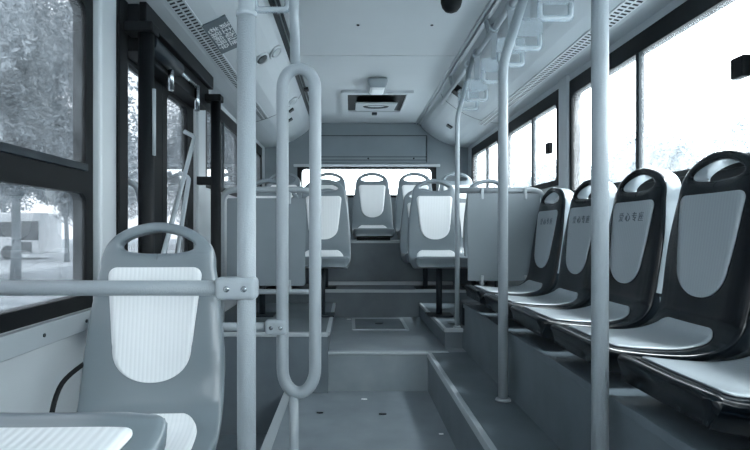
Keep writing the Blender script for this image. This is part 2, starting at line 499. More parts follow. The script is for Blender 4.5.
# ------------------------------------------------------------------ seats
CP = [(-.404, -.002), (-.378, .001), (-.345, -.008), (-.24, -.019), (-.14, -.021),
      (-.06, -.002), (-.016, .042), (.0, .10), (.012, .18), (.028, .29), (.046, .42), (.058, .50), (.068, .575)]
def catmull(P, k):
    out = []
    for i in range(len(P)-1):
        p0 = P[max(i-1, 0)]; p1 = P[i]; p2 = P[i+1]; p3 = P[min(i+2, len(P)-1)]
        for j in range(k):
            t = j/k
            out.append(tuple(.5*((2*b)+(-a+c)*t+(2*a-5*b+4*c-dd)*t*t+(-a+3*b-3*c+dd)*t**3) for a, b, c, dd in zip(p0, p1, p2, p3)))
    out.append(P[-1]); return out
PROF = catmull(CP, 8)
def interp(tab, x):
    if x <= tab[0][0]: return tab[0][1]
    for (a, va), (b, vb) in zip(tab, tab[1:]):
        if x <= b:
            t = (x-a)/(b-a); t = t*t*(3-2*t) if False else t
            return va+(vb-va)*t
    return tab[-1][1]
# arc length
ARC = [0]
for a, b in zip(PROF, PROF[1:]): ARC.append(ARC[-1]+math.dist(a, b))
def prof_at(s):
    s = min(max(s, 0), ARC[-1])
    for i in range(len(ARC)-1):
        if s <= ARC[i+1]:
            t = (s-ARC[i])/(ARC[i+1]-ARC[i]); a, b = PROF[i], PROF[i+1]
            y, z = a[0]+(b[0]-a[0])*t, a[1]+(b[1]-a[1])*t
            i0, i1 = max(i-2, 0), min(i+3, len(PROF)-1)
            ty, tz = PROF[i1][0]-PROF[i0][0], PROF[i1][1]-PROF[i0][1]
            L = math.hypot(ty, tz)
            return y, z, -tz/L, ty/L           # point and the normal (towards the sitter)
    return PROF[-1][0], PROF[-1][1], 0, 0
def s_of(fn):
    best = min(range(len(PROF)), key=lambda i: fn(PROF[i])); return ARC[best]
S_FRONT = s_of(lambda p: abs(p[0]+.404))
S_BASE = s_of(lambda p: abs(p[1]-.10)+(9 if p[0] < -.1 else 0))
def s_z(z): return S_BASE+0+interp([(ZZ[1]-.10, ss-S_BASE) for ZZ, ss in zip(PROF, ARC) if ss >= S_BASE], z-.10)
def s_y(y): return interp([(p[0], ss) for p, ss in zip(PROF, ARC) if S_FRONT <= ss <= S_BASE], y)
WT = [(0, .168), (s_y(-.398), .182), (s_y(-.385), .191), (s_y(-.34), .199), (s_y(-.2), .204), (s_y(-.08), .207), (S_BASE, .206), (s_z(.2), .200),
      (s_z(.3), .190), (s_z(.38), .179), (s_z(.44), .168)]
def halfw(s):
    z = prof_at(s)[1]
    if s > s_z(.44):
        t = min((z-.44)/(.575-.44), 1)
        return .168*max(1-t**2.6, 0)**.52
    return interp(WT, s)
HZ0, HZ1 = .482, .547
def holew(s):
    z = prof_at(s)[1]
    if z <= HZ0 or z >= HZ1: return 0.0
    t = (z-HZ0)/(HZ1-HZ0)
    k = t**.62
    return .110*max(math.sin(PI*k), 0)**.56
def surf(u, s, off=0.0):
    y, z, ny, nz = prof_at(s)
    w = max(halfw(s), 1e-4); q = min(abs(u)/w, 1.0)
    base = s/ARC[-1]
    o = off-(.016 if s > S_BASE*.8 else .008)*q**5+.012*q*q*(1 if s > S_BASE*.8 else .4)
    return Vector((u, y+ny*o, z+nz*o))
def outline_pts():
    P = []
    n = 150
    for i in range(n+1):
        t = i/n; s_ = ARC[-1]*(1-(1-t)**2)
        P.append((halfw(s_), s_))
    P.append((0.0, ARC[-1]))
    P = [(halfw(0)*k/8, 0.0) for k in range(9)]+P
    Hh = []
    for i in range(61):
        z = HZ0+(HZ1-HZ0)*(.5-.5*math.cos(PI*i/60)); Hh.append((holew(s_z(z)), s_z(z)))
    return P, Hh
OUT, HOLE = outline_pts()
def seg_dist(p, L):
    best = 9
    for (ax, ay), (bx, by) in zip(L, L[1:]):
        dx, dy = bx-ax, by-ay; q = dx*dx+dy*dy
        t = 0 if q < 1e-14 else min(max(((p[0]-ax)*dx+(p[1]-ay)*dy)/q, 0), 1)
        d = math.hypot(p[0]-ax-dx*t, p[1]-ay-dy*t)
        if d < best: best = d
    return best
def edge_drop(u, s, r):
    """rounded edge: how far the face falls back this close to the outline or the hand hole"""
    d = min(seg_dist((abs(u), s), OUT), seg_dist((abs(u), s), HOLE))
    if d >= r: return 0.0
    return r-math.sqrt(max(r*r-(r-d)**2, 0))
def cols(h, w):
    L = w-h; e = [0, .0012, .004, .008, .0135]
    if L < .034: return [h+L*k/12 for k in range(13)]
    left = ([h+x for x in e]) if h > 0 else [h+.0135*k/4 for k in range(5)]
    right = [w-x for x in e[::-1]]
    mid = [left[-1]+(right[0]-left[-1])*k/4 for k in range(1, 4)]
    return left+mid+right
def skin(name, s_list, off, r, thick, back_k, m=None):
    bm = bmesh.new(); prev = None; US = {}
    for s in s_list:
        w, h = max(halfw(s), 0), holew(s)
        if s >= ARC[-1]-1e-7: w = 0
        cc = cols(h, w); pr = []
        for sg in (-1, 1):
            row = []
            for u in cc:
                v = bm.verts.new(surf(sg*u, s, off-edge_drop(u, s, r))); US[v] = (sg*u, s); row.append(v)
            pr.append(row)
        if prev:
            for a, b, sg in ((prev[0], pr[0], 0), (prev[1], pr[1], 1)):
                for j in range(len(a)-1):
                    q = (a[j], a[j+1], b[j+1], b[j])
                    bm.faces.new(q if sg else q[::-1])
        prev = pr
    # second side: the same grid set back by the thickness, slightly undercut under the pan
    bm.verts.ensure_lookup_table()
    top = list(bm.verts); faces = list(bm.faces); bot = {}; mid = {}
    for v in top:
        u, s = US[v]
        z, y = prof_at(s)[1], prof_at(s)[0]
        k = min(max(z/.16, 0), 1) if y > -.12 else 0
        k = k*k*(3-2*k)
        th = thick*(1-(1-back_k)*k)
        sq = max(s, .040*(1-k)) if back_k < 1 else s
        w_ = max(halfw(sq), 1e-4); uq = u*(1-.11*(1-k))
        uq = max(min(uq, w_), -w_)
        bot[v] = bm.verts.new(surf(uq, sq, off-th))
        if any(len(e.link_faces) == 1 for e in v.link_edges):   # a waist line rounds the rim
            sm = max(s, .008*(1-k)) if back_k < 1 else s
            um = u*(1-.025*(1-k)); wm = max(halfw(sm), 1e-4); um = max(min(um, wm), -wm)
            mid[v] = bm.verts.new(surf(um, sm, off-r-(th-r)*.45))
    edges = [e for e in bm.edges if len(e.link_faces) == 1]
    for e in edges:
        a, b = e.verts; f = e.link_faces[0]
        vs = list(f.verts); i_ = vs.index(a)
        if vs[(i_+1) % len(vs)] is not b: a, b = b, a
        if abs(US[a][0]) < 1e-9 and abs(US[b][0]) < 1e-9 and not (holew(US[a][1]) > 0 or holew(US[b][1]) > 0): continue
        bm.faces.new((b, a, mid[a], mid[b])); bm.faces.new((mid[b], mid[a], bot[a], bot[b]))
    for f in faces: bm.faces.new([bot[v] for v in reversed(f.verts[:])])
    bmesh.ops.remove_doubles(bm, verts=bm.verts[:], dist=1.2e-4)
    bmesh.ops.dissolve_degenerate(bm, edges=bm.edges[:], dist=1e-5)
    bmesh.ops.recalc_face_normals(bm, faces=bm.faces[:])
    me2 = bpy.data.meshes.new(name); bm.to_mesh(me2); bm.free()
    for p in me2.polygons: p.use_smooth = True
    me2.set_sharp_from_angle(angle=math.radians(48))
    return me2
ZROWS = [HZ0+(HZ1-HZ0)*(.5-.5*math.cos(PI*i/26)) for i in range(27)]+[HZ1+(.575-HZ1)*math.sin(PI/2*i/16) for i in range(1, 17)]
def shell_mesh(back_k):
    grid = [0, .0012, .004, .008, .0135]+[ARC[-1]*i/80 for i in range(2, 81)]
    return skin('shell', [g for g in grid if g < s_z(HZ0)-.004]+[s_z(z) for z in ZROWS[:-1]]+[ARC[-1]], 0, .011, .070, back_k)
def lit_rim_mesh():  # added pale backing, stands in for the rim lit by the windows
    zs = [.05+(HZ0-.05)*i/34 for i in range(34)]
    return skin('lit_rim', [s_z(z) for z in zs]+[s_z(z) for z in ZROWS[:-1]]+[ARC[-1]], -.0125, .003, .055, 1.0)
def insert_mesh(s0, s1, wf, name, n=40):
    bm = bmesh.new(); uvl = bm.loops.layers.uv.new('UVMap'); N = 16; prev = None
    for i in range(n+1):
        t = .5-.5*math.cos(PI*i/n); s = s0+(s1-s0)*t
        w = wf(s); row = []
        for j in range(N+1):
            u = w*(2*j/N-1)
            row.append((bm.verts.new(surf(u, s, .001)), u, s))
        if prev:
            for j in range(N):
                q = (prev[j], prev[j+1], row[j+1], row[j])
                f = bm.faces.new([v[0] for v in q]); f.smooth = True
                for l, v in zip(f.loops, q): l[uvl].uv = (v[1], v[2])
        prev = row
    me = bpy.data.meshes.new(name); bm.to_mesh(me); bm.free()
    o = link('tmp', me)
    m = o.modifiers.new('s', 'SOLIDIFY'); m.thickness = .004; m.offset = 1
    m2 = evaluated(o, name); return m2
def rc(d, r):                     # corner rounding: inset at distance d from an end
    return 0 if d >= r else r-math.sqrt(max(r*r-(r-d)**2, 0))
BZ0, BZ1 = .112, .440
def w_back(s):
    z = prof_at(s)[1]
    if z >= .215:
        w = .114+.024*(z-.215)/(.44-.215)
        return w-rc(BZ1-z, .028)*1.0
    q = (.215-z)/(.215-BZ0)
    return .114*max(1-q**2.4, 0)**.5*.97+.002
SP0, SP1 = s_y(-.346), s_y(-.024)
def w_pan(s):
    t = (s-SP0)/(SP1-SP0)
    w = .166-.020*t
    w -= rc(s-SP0, .02)
    d = SP1-s
    if d < .075: w -= .05*(1-math.sqrt(max(1-((.075-d)/.075)**2, 0)))
    return max(w, .004)
ME_SHELL = shell_mesh(.54); ME_PSHELL = shell_mesh(.17)
ME_BACK = insert_mesh(s_z(BZ0), s_z(BZ1), w_back, 'back_insert')
ME_PAN = insert_mesh(SP0, SP1, w_pan, 'seat_insert')
ME_SHELL.materials.append(M_shell); ME_BACK.materials.append(M_insert); ME_PAN.materials.append(M_insert)
ME_LITRIM = lit_rim_mesh(); ME_LITRIM.materials.append(M_litrim)
ME_PSHELL.materials.append(M_pshell)
ME_PBACK = ME_BACK.copy(); ME_PBACK.materials.clear(); ME_PBACK.materials.append(M_pinsert)
ME_PPAN = ME_PAN.copy(); ME_PPAN.materials.clear(); ME_PPAN.materials.append(M_pinsert)

for me_ in (ME_PSHELL, ME_PBACK, ME_PPAN, ME_LITRIM):      # the priority seats have a wider, less tapered back
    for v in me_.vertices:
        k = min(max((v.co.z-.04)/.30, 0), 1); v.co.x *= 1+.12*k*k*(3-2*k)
def make_seat(label, mount, drop, priority=False, group=None, lettering=False):
    """seat facing -Y, origin on what it stands on; drop = height of the pan rim above that"""
    root = thing('bus_seat', label, 'seat', (0, 0, 0), 0, group)
    def ch(nm, me):
        o = bpy.data.objects.new(nm, me); COL.objects.link(o); o.parent = root; o.location = (0, 0, drop); return o
    ch('shell', ME_PSHELL if priority else ME_SHELL)
    bi = ch('back_insert', ME_PBACK if priority else ME_BACK)
    ch('seat_insert', ME_PPAN if priority else ME_PAN)
    if priority: ch('lit_rim', ME_LITRIM)['label'] = 'pale grey backing added for the window-lit rim of the seat'
    if mount == 'bracket':
        t = MB()
        t.box(-.13, -.10, -.26, .0, 0, drop-.045, .004).box(.10, .13, -.26, .0, 0, drop-.045, .004)
        t.box(-.13, .13, -.25, -.19, drop-.07, drop-.042, .004).box(-.13, .13, -.06, -.02, drop-.07, drop-.042, .004)
        t.build('bracket', M_black, root)
    elif mount == 'post':
        t = MB().cyl((0, -.17, 0), (0, -.17, drop-.055), .022, 16)
        t.build('leg', M_dark, root)
        MB().box(-.09, .09, -.25, -.09, 0, .012, .003).build('base_plate', M_dark, root)
        MB().box(-.14, .14, -.29, -.05, drop-.065, drop-.040, .004).build('seat_support', M_black, root)
    elif mount == 'legs':
        for sx in (-.13, .13):
            for yy in (-.27, -.06):
                MB().cyl((sx, yy, 0), (sx, yy, drop-.05), .014, 12).build('leg', M_black, root)
        MB().box(-.16, .16, -.29, -.04, drop-.065, drop-.040, .004).build('seat_support', M_black, root)
    elif mount == 'rail':
        MB().box(-.16, .16, -.28, -.02, 0, drop-.038, .004).build('seat_support', M_black, root)
    if lettering:
        me = text_mesh('爱 心 专 座', .040)
        s = s_z(.375); y, z, ny, nz = prof_at(s)
        o = link('lettering', me, M_ink, bi)
        ang = math.atan2(-ny, nz)  # tilt of the normal from vertical
        o.location = (0, y+ny*.0066, z+nz*.0066)
        o.rotation_euler = (math.atan2(-ny, nz), 0, 0)
        o['label'] = 'dark lettering reading priority seat'
    return root
def put(o, x, y, z, rz=0):
    o.location = (x, y, z); o.rotation_euler = (0, 0, rz); return o
def again(src, label, x, y, z, rz=0):
    c = copy_tree(src); c['label'] = label; return put(c, x, y, z, rz)

# right-hand row facing the aisle (priority seats), local -Y turned to -X  => rz = -90deg
GR = 'priority seats side by side along the right wall'
RZ_ = -PI/2
xs = 1.096
drop_r = H(-.318)-POD
yk = lambda k: 1.236+.468*k
s_plain = make_seat('dark glossy priority seat at the right edge, second pan from the camera', 'bracket', drop_r, True, GR)
put(s_plain, xs, yk(0), POD, RZ_)
again(s_plain, 'dark priority seat nearest the camera, only its pan corner in the lower right corner', xs, yk(-1), POD, RZ_)
again(s_plain, 'dark priority seat with unlettered pale back, tallest in view at right under the big window', xs, yk(1), POD, RZ_)
s_let = make_seat('dark priority seat with lettered pale back, just right of the nearest right pole', 'bracket', drop_r, True, GR, True)
put(s_let, xs, yk(2), POD, RZ_)
again(s_let, 'dark lettered priority seat partly hidden behind the nearest right pole', xs, yk(3), POD, RZ_)
again(s_let, 'dark lettered priority seat at the far end of the side row, beside the right partition', xs, yk(4), POD, RZ_)

# near left pair
s_legs = make_seat('large grey seat with white inserts facing the camera beside the near left window', 'legs', H(-.545)-FL, False)
put(s_legs, -.572, 1.55, FL, math.radians(2))
MB().tube(catmull([(-.196, -.06, .36), (-.226, -.09, .37), (-.246, -.07, .44), (-.236, -.03, .53), (-.19, .03, .58)], 6), .007, 10).build('side_bracket', M_black, s_legs)
arch = struct(MB().box(XL, -.20, .0, .74, FL, H(-.60), .02, 3).build('wheel_arch', M_podium))
s_fr = make_seat('grey seat pan with white insert in the lower left corner, turned to face the rear', 'legs', H(-.247)-H(-.60), False)
put(s_fr, -.437, .745-.40, H(-.60), PI)

# forward-facing pairs before the rear bench
GM = 'forward facing seats on the rear podiums'
s_post = make_seat('grey forward facing seat on a post by the aisle, right of the aisle, front row', 'post', H(-.168)-MID, False, GM)
put(s_post, .64, 4.05, MID)
again(s_post, 'grey seat behind the right partition, between the right pole and right wall, front row', 1.06, 4.05, MID)
again(s_post, 'grey aisle seat on the left of the aisle, behind the loop shaped rail', -.20, 4.05, MID)
again(s_post, 'grey seat behind the left partition, its handle just above the board', -.63, 4.05, MID)
s_post2 = make_seat('grey seat right of the aisle, second row, mostly hidden by the seat before it', 'post', H(-.175)-DAIS, False, GM)
put(s_post2, .655, 4.87, DAIS)
again(s_post2, 'grey seat near the right wall in the second row, behind the right partition', 1.075, 4.87, DAIS)
again(s_post2, 'grey seat left of the aisle in the second row, its handle behind the front seat', -.21, 4.87, DAIS)
again(s_post2, 'grey seat near the left wall in the second row, behind the left partition', -.63, 4.87, DAIS)
# rear bench of five
GB = 'five seats in a row across the back of the bus'
s_rear = make_seat('grey rear seat in the middle of the back row, facing down the aisle', 'rail', H(.035)-BENCH, False, GB)
put(s_rear, .225, 5.43, BENCH)
again(s_rear, 'grey back row seat just right of the middle one, against the rear window', .66, 5.43, BENCH)
again(s_rear, 'grey back row seat just left of the middle one, partly behind the loop rail', -.215, 5.43, BENCH)
again(s_rear, 'grey back row seat in the right rear corner, beyond the right pole', 1.08, 5.43, BENCH)
again(s_rear, 'grey back row seat in the left rear corner, beyond the left partition', -.67, 5.43, BENCH)

# ------------------------------------------------------------------ poles and rails
def clamp(parent, c, length, axis, r, nm='clamp'):
    t = MB(); c = Vector(c)
    h = length/2
    if axis == 'x': t.box(c.x-h, c.x+h, c.y-r, c.y+r, c.z-r*1.05, c.z+r*1.05, r*.45, 4)
    o = t.build(nm, M_clamp, parent)
    for dx in (-h*.42, h*.42):
        MB().lathe([(.0075, .004), (.0075, -.0005), (.004, -.002)], (c.x+dx, c.y-r, c.z), 'y', 14).build('screw', M_steel, o)
    return o
# near left pole with a wrapped sleeve
px, py = -.249, 1.30
p = thing('grab_pole', 'thick grey textured pole at left of centre, from floor to ceiling nearest the camera', 'pole', (px, py, 0))
MB().cyl((0, 0, 0), (0, 0, H(1.2)), .0195, 20).build('tube', M_bare, p)
MB().cyl((0, 0, .05), (0, 0, H(.517)), .0225, 24).build('sleeve', M_pole, p)
MB().lathe([(.0225, 0), (.025, .002), (.025, .012), (.02, .014)], (0, 0, H(.517)), 'z', 24).build('collar', M_bare, p)
MB().lathe([(.05, 0), (.045, .008), (.024, .012)], (0, 0, 0), 'z', 24).build('foot', M_bare, p)
# horizontal rail to the left wall
hr = thing('grab_rail', 'horizontal grey rail across the near left seat, clamped to the textured pole', 'rail', (px, py, H(-.135)))
MB().cyl((XL-px+.004, -.0, 0), (-.028, 0, 0), .0185, 20).build('tube', M_pole, hr)
clamp(hr, (-.022, -.002, 0), .098, 'x', .026)
MB().lathe([(.045, 0), (.042, .01), (.022, .014)], (XL-px+.002, 0, 0), 'x', 24).build('wall_flange', M_bare, hr)

# loop rail
lx, ly = -.180, 1.90
lp = thing('loop_grab_rail', 'tall grey loop shaped handrail on a stem, right of the textured pole', 'handrail', (lx, ly, 0))
hw_ = .0575; zt_, zb_ = H(.575), H(-.565)
pts = []
x0 = -hw_; x1 = hw_
for i in range(17):
    a = PI-PI*i/16; pts.append((hw_*math.cos(a), 0, zt_-hw_*1.2+hw_*1.2*math.sin(a)))
for i in range(17):
    a = -PI*i/16; pts.append((hw_*math.cos(a), 0, zb_+hw_*1.5+hw_*1.5*math.sin(a)))
dense = []
for i in range(len(pts)):
    a, b = Vector(pts[i]), Vector(pts[(i+1) % len(pts)])
    n = 1 if (a-b).length < .2 else 20
    for k in range(n): dense.append(a.lerp(b, k/n))
MB().tube(dense, .0215, 18, closed=True).build('loop', M_pole, lp)
MB().tube([(-.018, 0, 0), (-.018, 0, zb_+.012)], .0165, 16).build('lower_stem', M_bare, lp)
MB().tube(fillet([(-.012, 0, zt_-.006), (-.018, 0, H(.86)), (-.035, 0, CEIL)], .3), .0175, 16).build('upper_stem', M_bare, lp)
MB().lathe([(.05, 0), (.045, .008), (.02, .012)], (-.018, 0, 0), 'z', 20).build('foot', M_bare, lp)
# low bar from the loop to the wall side
lb = thing('low_rail', 'thin grey low bar clamped to the left leg of the loop handrail', 'rail', (lx-hw_, ly, H(-.333)))
MB().cyl((-.62, .0, 0), (-.022, 0, 0), .0150, 16).build('tube', M_pole, lb)
clamp(lb, (-.020, -.004, 0), .078, 'x', .0245)
MB().lathe([(.05, 0), (.04, .012), (.016, .014)], (-.625, 0, 0), 'x', 20).build('end_flange', M_bare, lb)
MB().cyl((-.62, 0, -H(-.333)), (-.62, 0, .03), .016, 14).build('end_post', M_bare, lb)

# right poles
def rpole(label, x, y, z0, r, curve, m=M_pole):
    q = thing('grab_pole', label, 'pole', (x, y, z0), 0, None)
    top = CEIL-z0
    rx, rz = CX+.60-x, H(1.10)-z0
    if curve:
        path = fillet([(0, 0, 0), (0, 0, H(.72)-z0), (rx, 0, rz+.02)], .35, 12)
    else:
        path = [(0, 0, 0), (0, 0, top)]
    MB().tube(path, r, 20).build('tube', m, q)
    MB().lathe([(r*1.6, 0), (r*1.5, .008), (r*1.05, .012)], (0, 0, 0), 'z', 22).build('foot', M_bare, q)
    return q
rpole('pale grey pole nearest the camera on the right, in front of the side facing seats', .655, 1.415, UP, .0215, False)
rpole('pale grey pole between the other right poles, bending into the ceiling rail', .655, 2.31, UP, .0205, True)
rpole('thin pale pole at the corner of the right partition, farthest of the right poles', .675, 3.40, MID, .0150, True)

# partitions
def partition(label, x0, x1, y, zb, top_h, bx0, bx1, bz0, bz1, leftleg, rightleg):
    q = thing('partition', label, 'partition', (x0, y, zb))
    X = lambda v: v-x0; Z = lambda v: v-zb
    pts = []
    if leftleg: pts.append((0, 0, 0))
    pts.append((0, 0, Z(H(top_h)))); pts.append((X(x1), 0, Z(H(top_h))))
    if rightleg: pts.append((X(x1), 0, 0))
    MB().tube(fillet(pts, .09, 10), .019, 16).build('frame', M_pole, q)
    if rightleg and leftleg:
        MB().cyl((.0, 0, Z(H(bz0-.04))), (X(x1), 0, Z(H(bz0-.04))), .016, 14).build('lower_rail', M_pole, q)
    bm = MB(); out = rrect(X(bx0), X(bx1), Z(H(bz0)), Z(H(bz1)), .012)
    bm.prism(out, 'y', -.032, -.022); b = bm.build('board', M_board, q)
    for zc in (bz1, bz0):
        for xx in (bx0+(bx1-bx0)*.20, bx1-(bx1-bx0)*.2):
            MB().box(X(xx)-.009, X(xx)+.009, -.038, .02, Z(H(zc))-.035, Z(H(zc))+.035, .004).build('clip', M_clamp, q)
    return q
partition('grey partition board on a tube frame at left, between the textured pole and loop rail', -.785, -.215, 3.30, MID, .258, -.745, -.272, -.325, .205, True, True)
partition('grey partition board hung on a tube frame at right of the thin pole', .690, 1.225, 3.40, MID, .262, .735, 1.185, -.305, .240, False, True)

# ------------------------------------------------------------------ ceiling rail and hanging handles
cr = thing('ceiling_rail', 'long pale tube rail along the right side of the ceiling, carrying hanging handles', 'rail', (CX+.60, 1.0, H(1.10)))
MB().cyl((0, -2.0, 0), (0, 3.6, 0), .017, 16).build('tube', M_pole, cr)
for yy in (.4, 1.33, 2.42, 3.5):
    MB().tube([(0, yy-1.0+.6, 0), (-.02, yy-1.0+.6, CEIL-H(1.10)-.018)], .014, 12).build('bracket', M_bare, cr)
def strap_handle(label, x, y, rail_h, zb, group):
    """origin at the rail"""
    q = thing('strap_handle', label, 'strap handle', (x, y, H(rail_h)), 0, group)
    top = -(rail_h-zb)+.142; bot = -(rail_h-zb)
    out = rrect(-.069, .069, bot, top, .018); 
    n = len(out)
    inn = rrect(-.048, .048, bot+.022, bot+.064, .008)
    MB().ring(out, inn, 'y', -.005, .005).build('plate', M_clear, q)
    path = fillet([(-.058, 0, bot+.07), (-.058, 0, bot+.012), (.058, 0, bot+.012), (.058, 0, bot+.07)], .018, 6)
    MB().tube(path, .0095, 12).build('grip', M_grip, q)
    for k in (-.03, 0, .03):
        pass
    MB().box(-.016, .016, -.003, .003, top-.012, -.012, .0015).build('strap', M_clamp, q)
    MB().lathe([(.024, -.022), (.026, -.014), (.026, .014), (.024, .022)], (0, 0, 0), 'y', 20).build('rail_loop', M_clamp, q)
    return q
GH = 'clear strap handles on the right ceiling rail'
h0 = strap_handle('clear strap handle on the right rail nearest the camera, its top cut by the frame', CX+.60, 2.05, 1.10, .80, GH)
for yy, lab in ((2.385, 'clear strap handle second from the camera, right of the bending pole top'),
                (2.92, 'clear strap handle fourth along the right rail, seen behind the bending pole'),
                (2.62, 'clear strap handle third along the right rail, hidden partly by the bending pole'),
                (3.32, 'clear strap handle just nearer than the last one on the right rail'),
                (3.56, 'farthest clear strap handle, lowest in view at the end of the right rail')):
    c = copy_tree(h0); c.location = (CX+.60, yy, H(1.10)); c['label'] = lab
    c.rotation_euler = (0, 0, random.uniform(-.08, .08))
hl = strap_handle('single clear strap handle hanging beside the top of the textured pole', -.285, 1.96, 1.14, .795, None)
lr = thing('ceiling_rail', 'short rail at the left of the ceiling above the loop rail, carrying one handle', 'rail', (-.285, 1.9, H(1.14)))
MB().cyl((0, -1.4, 0), (0, 1.1, 0), .017, 16).build('tube', M_pole, lr)
for yy in (-.9, .7): MB().cyl((0, yy, 0), (0, yy, CEIL-H(1.14)), .013, 12).build('bracket', M_bare, lr)

# ------------------------------------------------------------------ things on the ceiling
hx0, hx1, hy0, hy1 = -.075, .545, 4.58, 5.36
hcx, hcy = (hx0+hx1)/2, (hy0+hy1)/2
rh = thing('roof_hatch', 'square roof hatch with pale frame and oval handle in the ceiling above the aisle', 'roof hatch', (hcx, hcy, CEIL))
w2, d2 = (hx1-hx0)/2, (hy1-hy0)/2
MB().ring(rrect(-w2, w2, -d2, d2, .02), rrect(-w2+.055, w2-.055, -d2+.06, d2-.06, .015), 'z', -.022, 0).build('frame', M_ceil, rh)
MB().box(-w2+.05, w2-.05, -d2+.055, d2-.055, -.004, -.001).build('recess', M_black, rh)
MB().obox((.37, .42, .018), Matrix.Translation((.0, .01, -.045))@Matrix.Rotation(math.radians(4), 4, 'X'), .006).build('lid', M_duct, rh)
t = MB(); t.lathe([(.115, 0), (.12, -.006), (.11, -.014), (.085, -.012), (.08, -.004)], (0, 0, 0), 'z', 32)
me = t.mesh('handle')
for v in me.vertices: v.co.y *= .55
o = link('handle', me, M_dark, rh); o.location = (0, -.06, -.052)
MB().box(-.025, .025, d2-.19, d2-.14, -.075, -.052, .006).build('catch', M_dark, rh)
# roof lamp
rl = thing('roof_lamp', 'small rounded roof lamp with white lens just before the roof hatch', 'lamp', (.215, 4.32, CEIL))
def rounded(sx, sy, sz, taper, nm, m, loc, bev):
    b = MB().box(-sx/2, sx/2, -sy/2, sy/2, -sz, 0, bev, 5)
    me = b.mesh(nm)
    for v in me.vertices:
        k = -v.co.z/sz; v.co.x *= 1-taper*k*.5; v.co.y *= 1-taper*k*.35
    for p_ in me.polygons: p_.use_smooth = True
    o = link(nm, me, m, rl); o.location = loc; return o
rounded(.175, .30, .075, .45, 'housing', M_bare, (0, 0, 0), .028)
rounded(.13, .20, .035, .5, 'lens', M_white, (0, -.02, -.055), .015)
# dome camera
dc = thing('dome_camera', 'black rounded camera dome hanging from the ceiling at the top of the picture', 'camera', (.505, 2.69, CEIL))
MB().lathe([(.062, 0), (.062, -.02), (.055, -.028)], (0, 0, 0), 'z', 28).build('base', M_frame, dc)
MB().lathe([(.053, -.026), (.053, -.055), (.046, -.08), (.032, -.098), (.012, -.107)], (0, 0, 0), 'z', 28).build('dome', M_black, dc)
# two screws
for xx, lab in ((.047, 'small screw head in the ceiling, left of the pair before the seam'), (.475, 'small screw head in the ceiling, right of the pair before the seam')):
    o = MB().lathe([(.009, 0), (.009, -.003), (.005, -.005)], (0, 0, 0), 'z', 12).build('screw', M_dark)
    o.location = (xx, 3.13, CEIL); tag(o, lab, 'screw', 'ceiling screws')

# duct fittings -----------------------------------------------------
def on_duct(side, d, y, off=0.0):
    h, sl = duct_h(d)
    # downward-facing normal
    n = Vector((side*math.sin(sl), 0, -math.cos(sl)))
    p = Vector((CX+side*d, y, H(h)))+n*off
    # x axis along the slope away from the centre line, y along the bus
    xa = Vector((side*math.cos(sl), 0, math.sin(sl))); ya = Vector((0, 1, 0)); za = n
    if xa.cross(ya).dot(za) < 0: ya = -ya
    R = Matrix((xa, ya, za)).transposed().to_4x4()
    return Matrix.Translation(p)@R
def vent(label, side, d, y0, y1, width, n):
    Mx = on_duct(side, d, (y0+y1)/2)
    v = thing('air_vent', label, 'air vent'); v.matrix_world = Mx
    MB().box(-width/2, width/2, -(y1-y0)/2, (y1-y0)/2, -.012, .004, .002).build('grille', M_vent if side > 0 else M_duct, v)
    t = MB()
    for i in range(n):
        yy = -(y1-y0)/2+(i+.5)*(y1-y0)/n; g = (y1-y0)/n
        for c in (-.22, .22):
            t.box(width*(c-.16), width*(c+.16), yy-g*.22, yy+g*.22, .003, .0046)
    t.build('slots', M_black, v)
    return v
vent('long white slotted vent strip along the right duct above the windows', 1, .985, .9, 4.75, .072, 120)
vent('long grey slotted vent strip along the left duct above the door', -1, .91, .9, 4.6, .072, 110)
# sign on the left duct
sd = .80; sy = 1.945
h_, sl_ = duct_h(sd)
sg = thing('sign_plate', 'dark sign with two lines of white lettering on the left ceiling duct', 'sign')
sg.matrix_world = on_duct(-1, .825, 2.745)
MB().box(-.062, .062, -.20, .20, -.004, .006, .002).build('plate', M_sign, sg)
for row, s in ((.03, '请主动让座'), (-.03, '老弱病残孕')):
    me = text_mesh(s, .058)
    o = link('lettering', me, M_signtx, sg)
    o.location = (-row, 0, .0065); o.rotation_euler = (0, 0, PI/2)
# oval air nozzles and small boxes on the left duct
def oval(label, d, y, m=M_dark):
    v = thing('air_nozzle', label, 'air nozzle', group='oval nozzles on the left duct'); v.matrix_world = on_duct(-1, d, y)
    t = MB().lathe([(.05, -.004), (.05, .006), (.042, .012), (.036, .004)], (0, 0, 0), 'z', 28)
    me = t.mesh('bezel')
    for q in me.vertices: q.co.y *= 1.5
    link('bezel', me, M_alu, v)
    t = MB().lathe([(.036, -.002), (.036, .007), (.02, .010)], (0, 0, 0), 'z', 24)
    me = t.mesh('nozzle')
    for q in me.vertices: q.co.y *= 1.5
    link('nozzle', me, m, v)
oval('oval air nozzle with bright rim on the left duct, lower of the near pair', .72, 3.30)
oval('oval grey air nozzle on the left duct, beside the bright rimmed one', .645, 3.36, M_bare)
oval('small oval air nozzle on the left duct, seen through the loop rail', .665, 4.55, M_bare)
for (d_, y_, lab) in ((.70, 4.75, 'small dark box on the left duct near the rear, upper one'), (.74, 5.02, 'small dark box on the left duct near the rear, lower one')):
    o = MB().box(-.025, .025, -.03, .03, -.002, .014, .003).build('duct_box', M_dark); o.matrix_world = on_duct(-1, d_, y_)
    tag(o, lab, 'box')
for (d_, y_, lab) in ((.78, 5.2, 'small dark square fitting at the rear of the right duct'),):
    o = MB().box(-.03, .03, -.035, .035, -.002, .014, .003).build('duct_box', M_dark); o.matrix_world = on_duct(1, d_, y_)
    tag(o, lab, 'box')
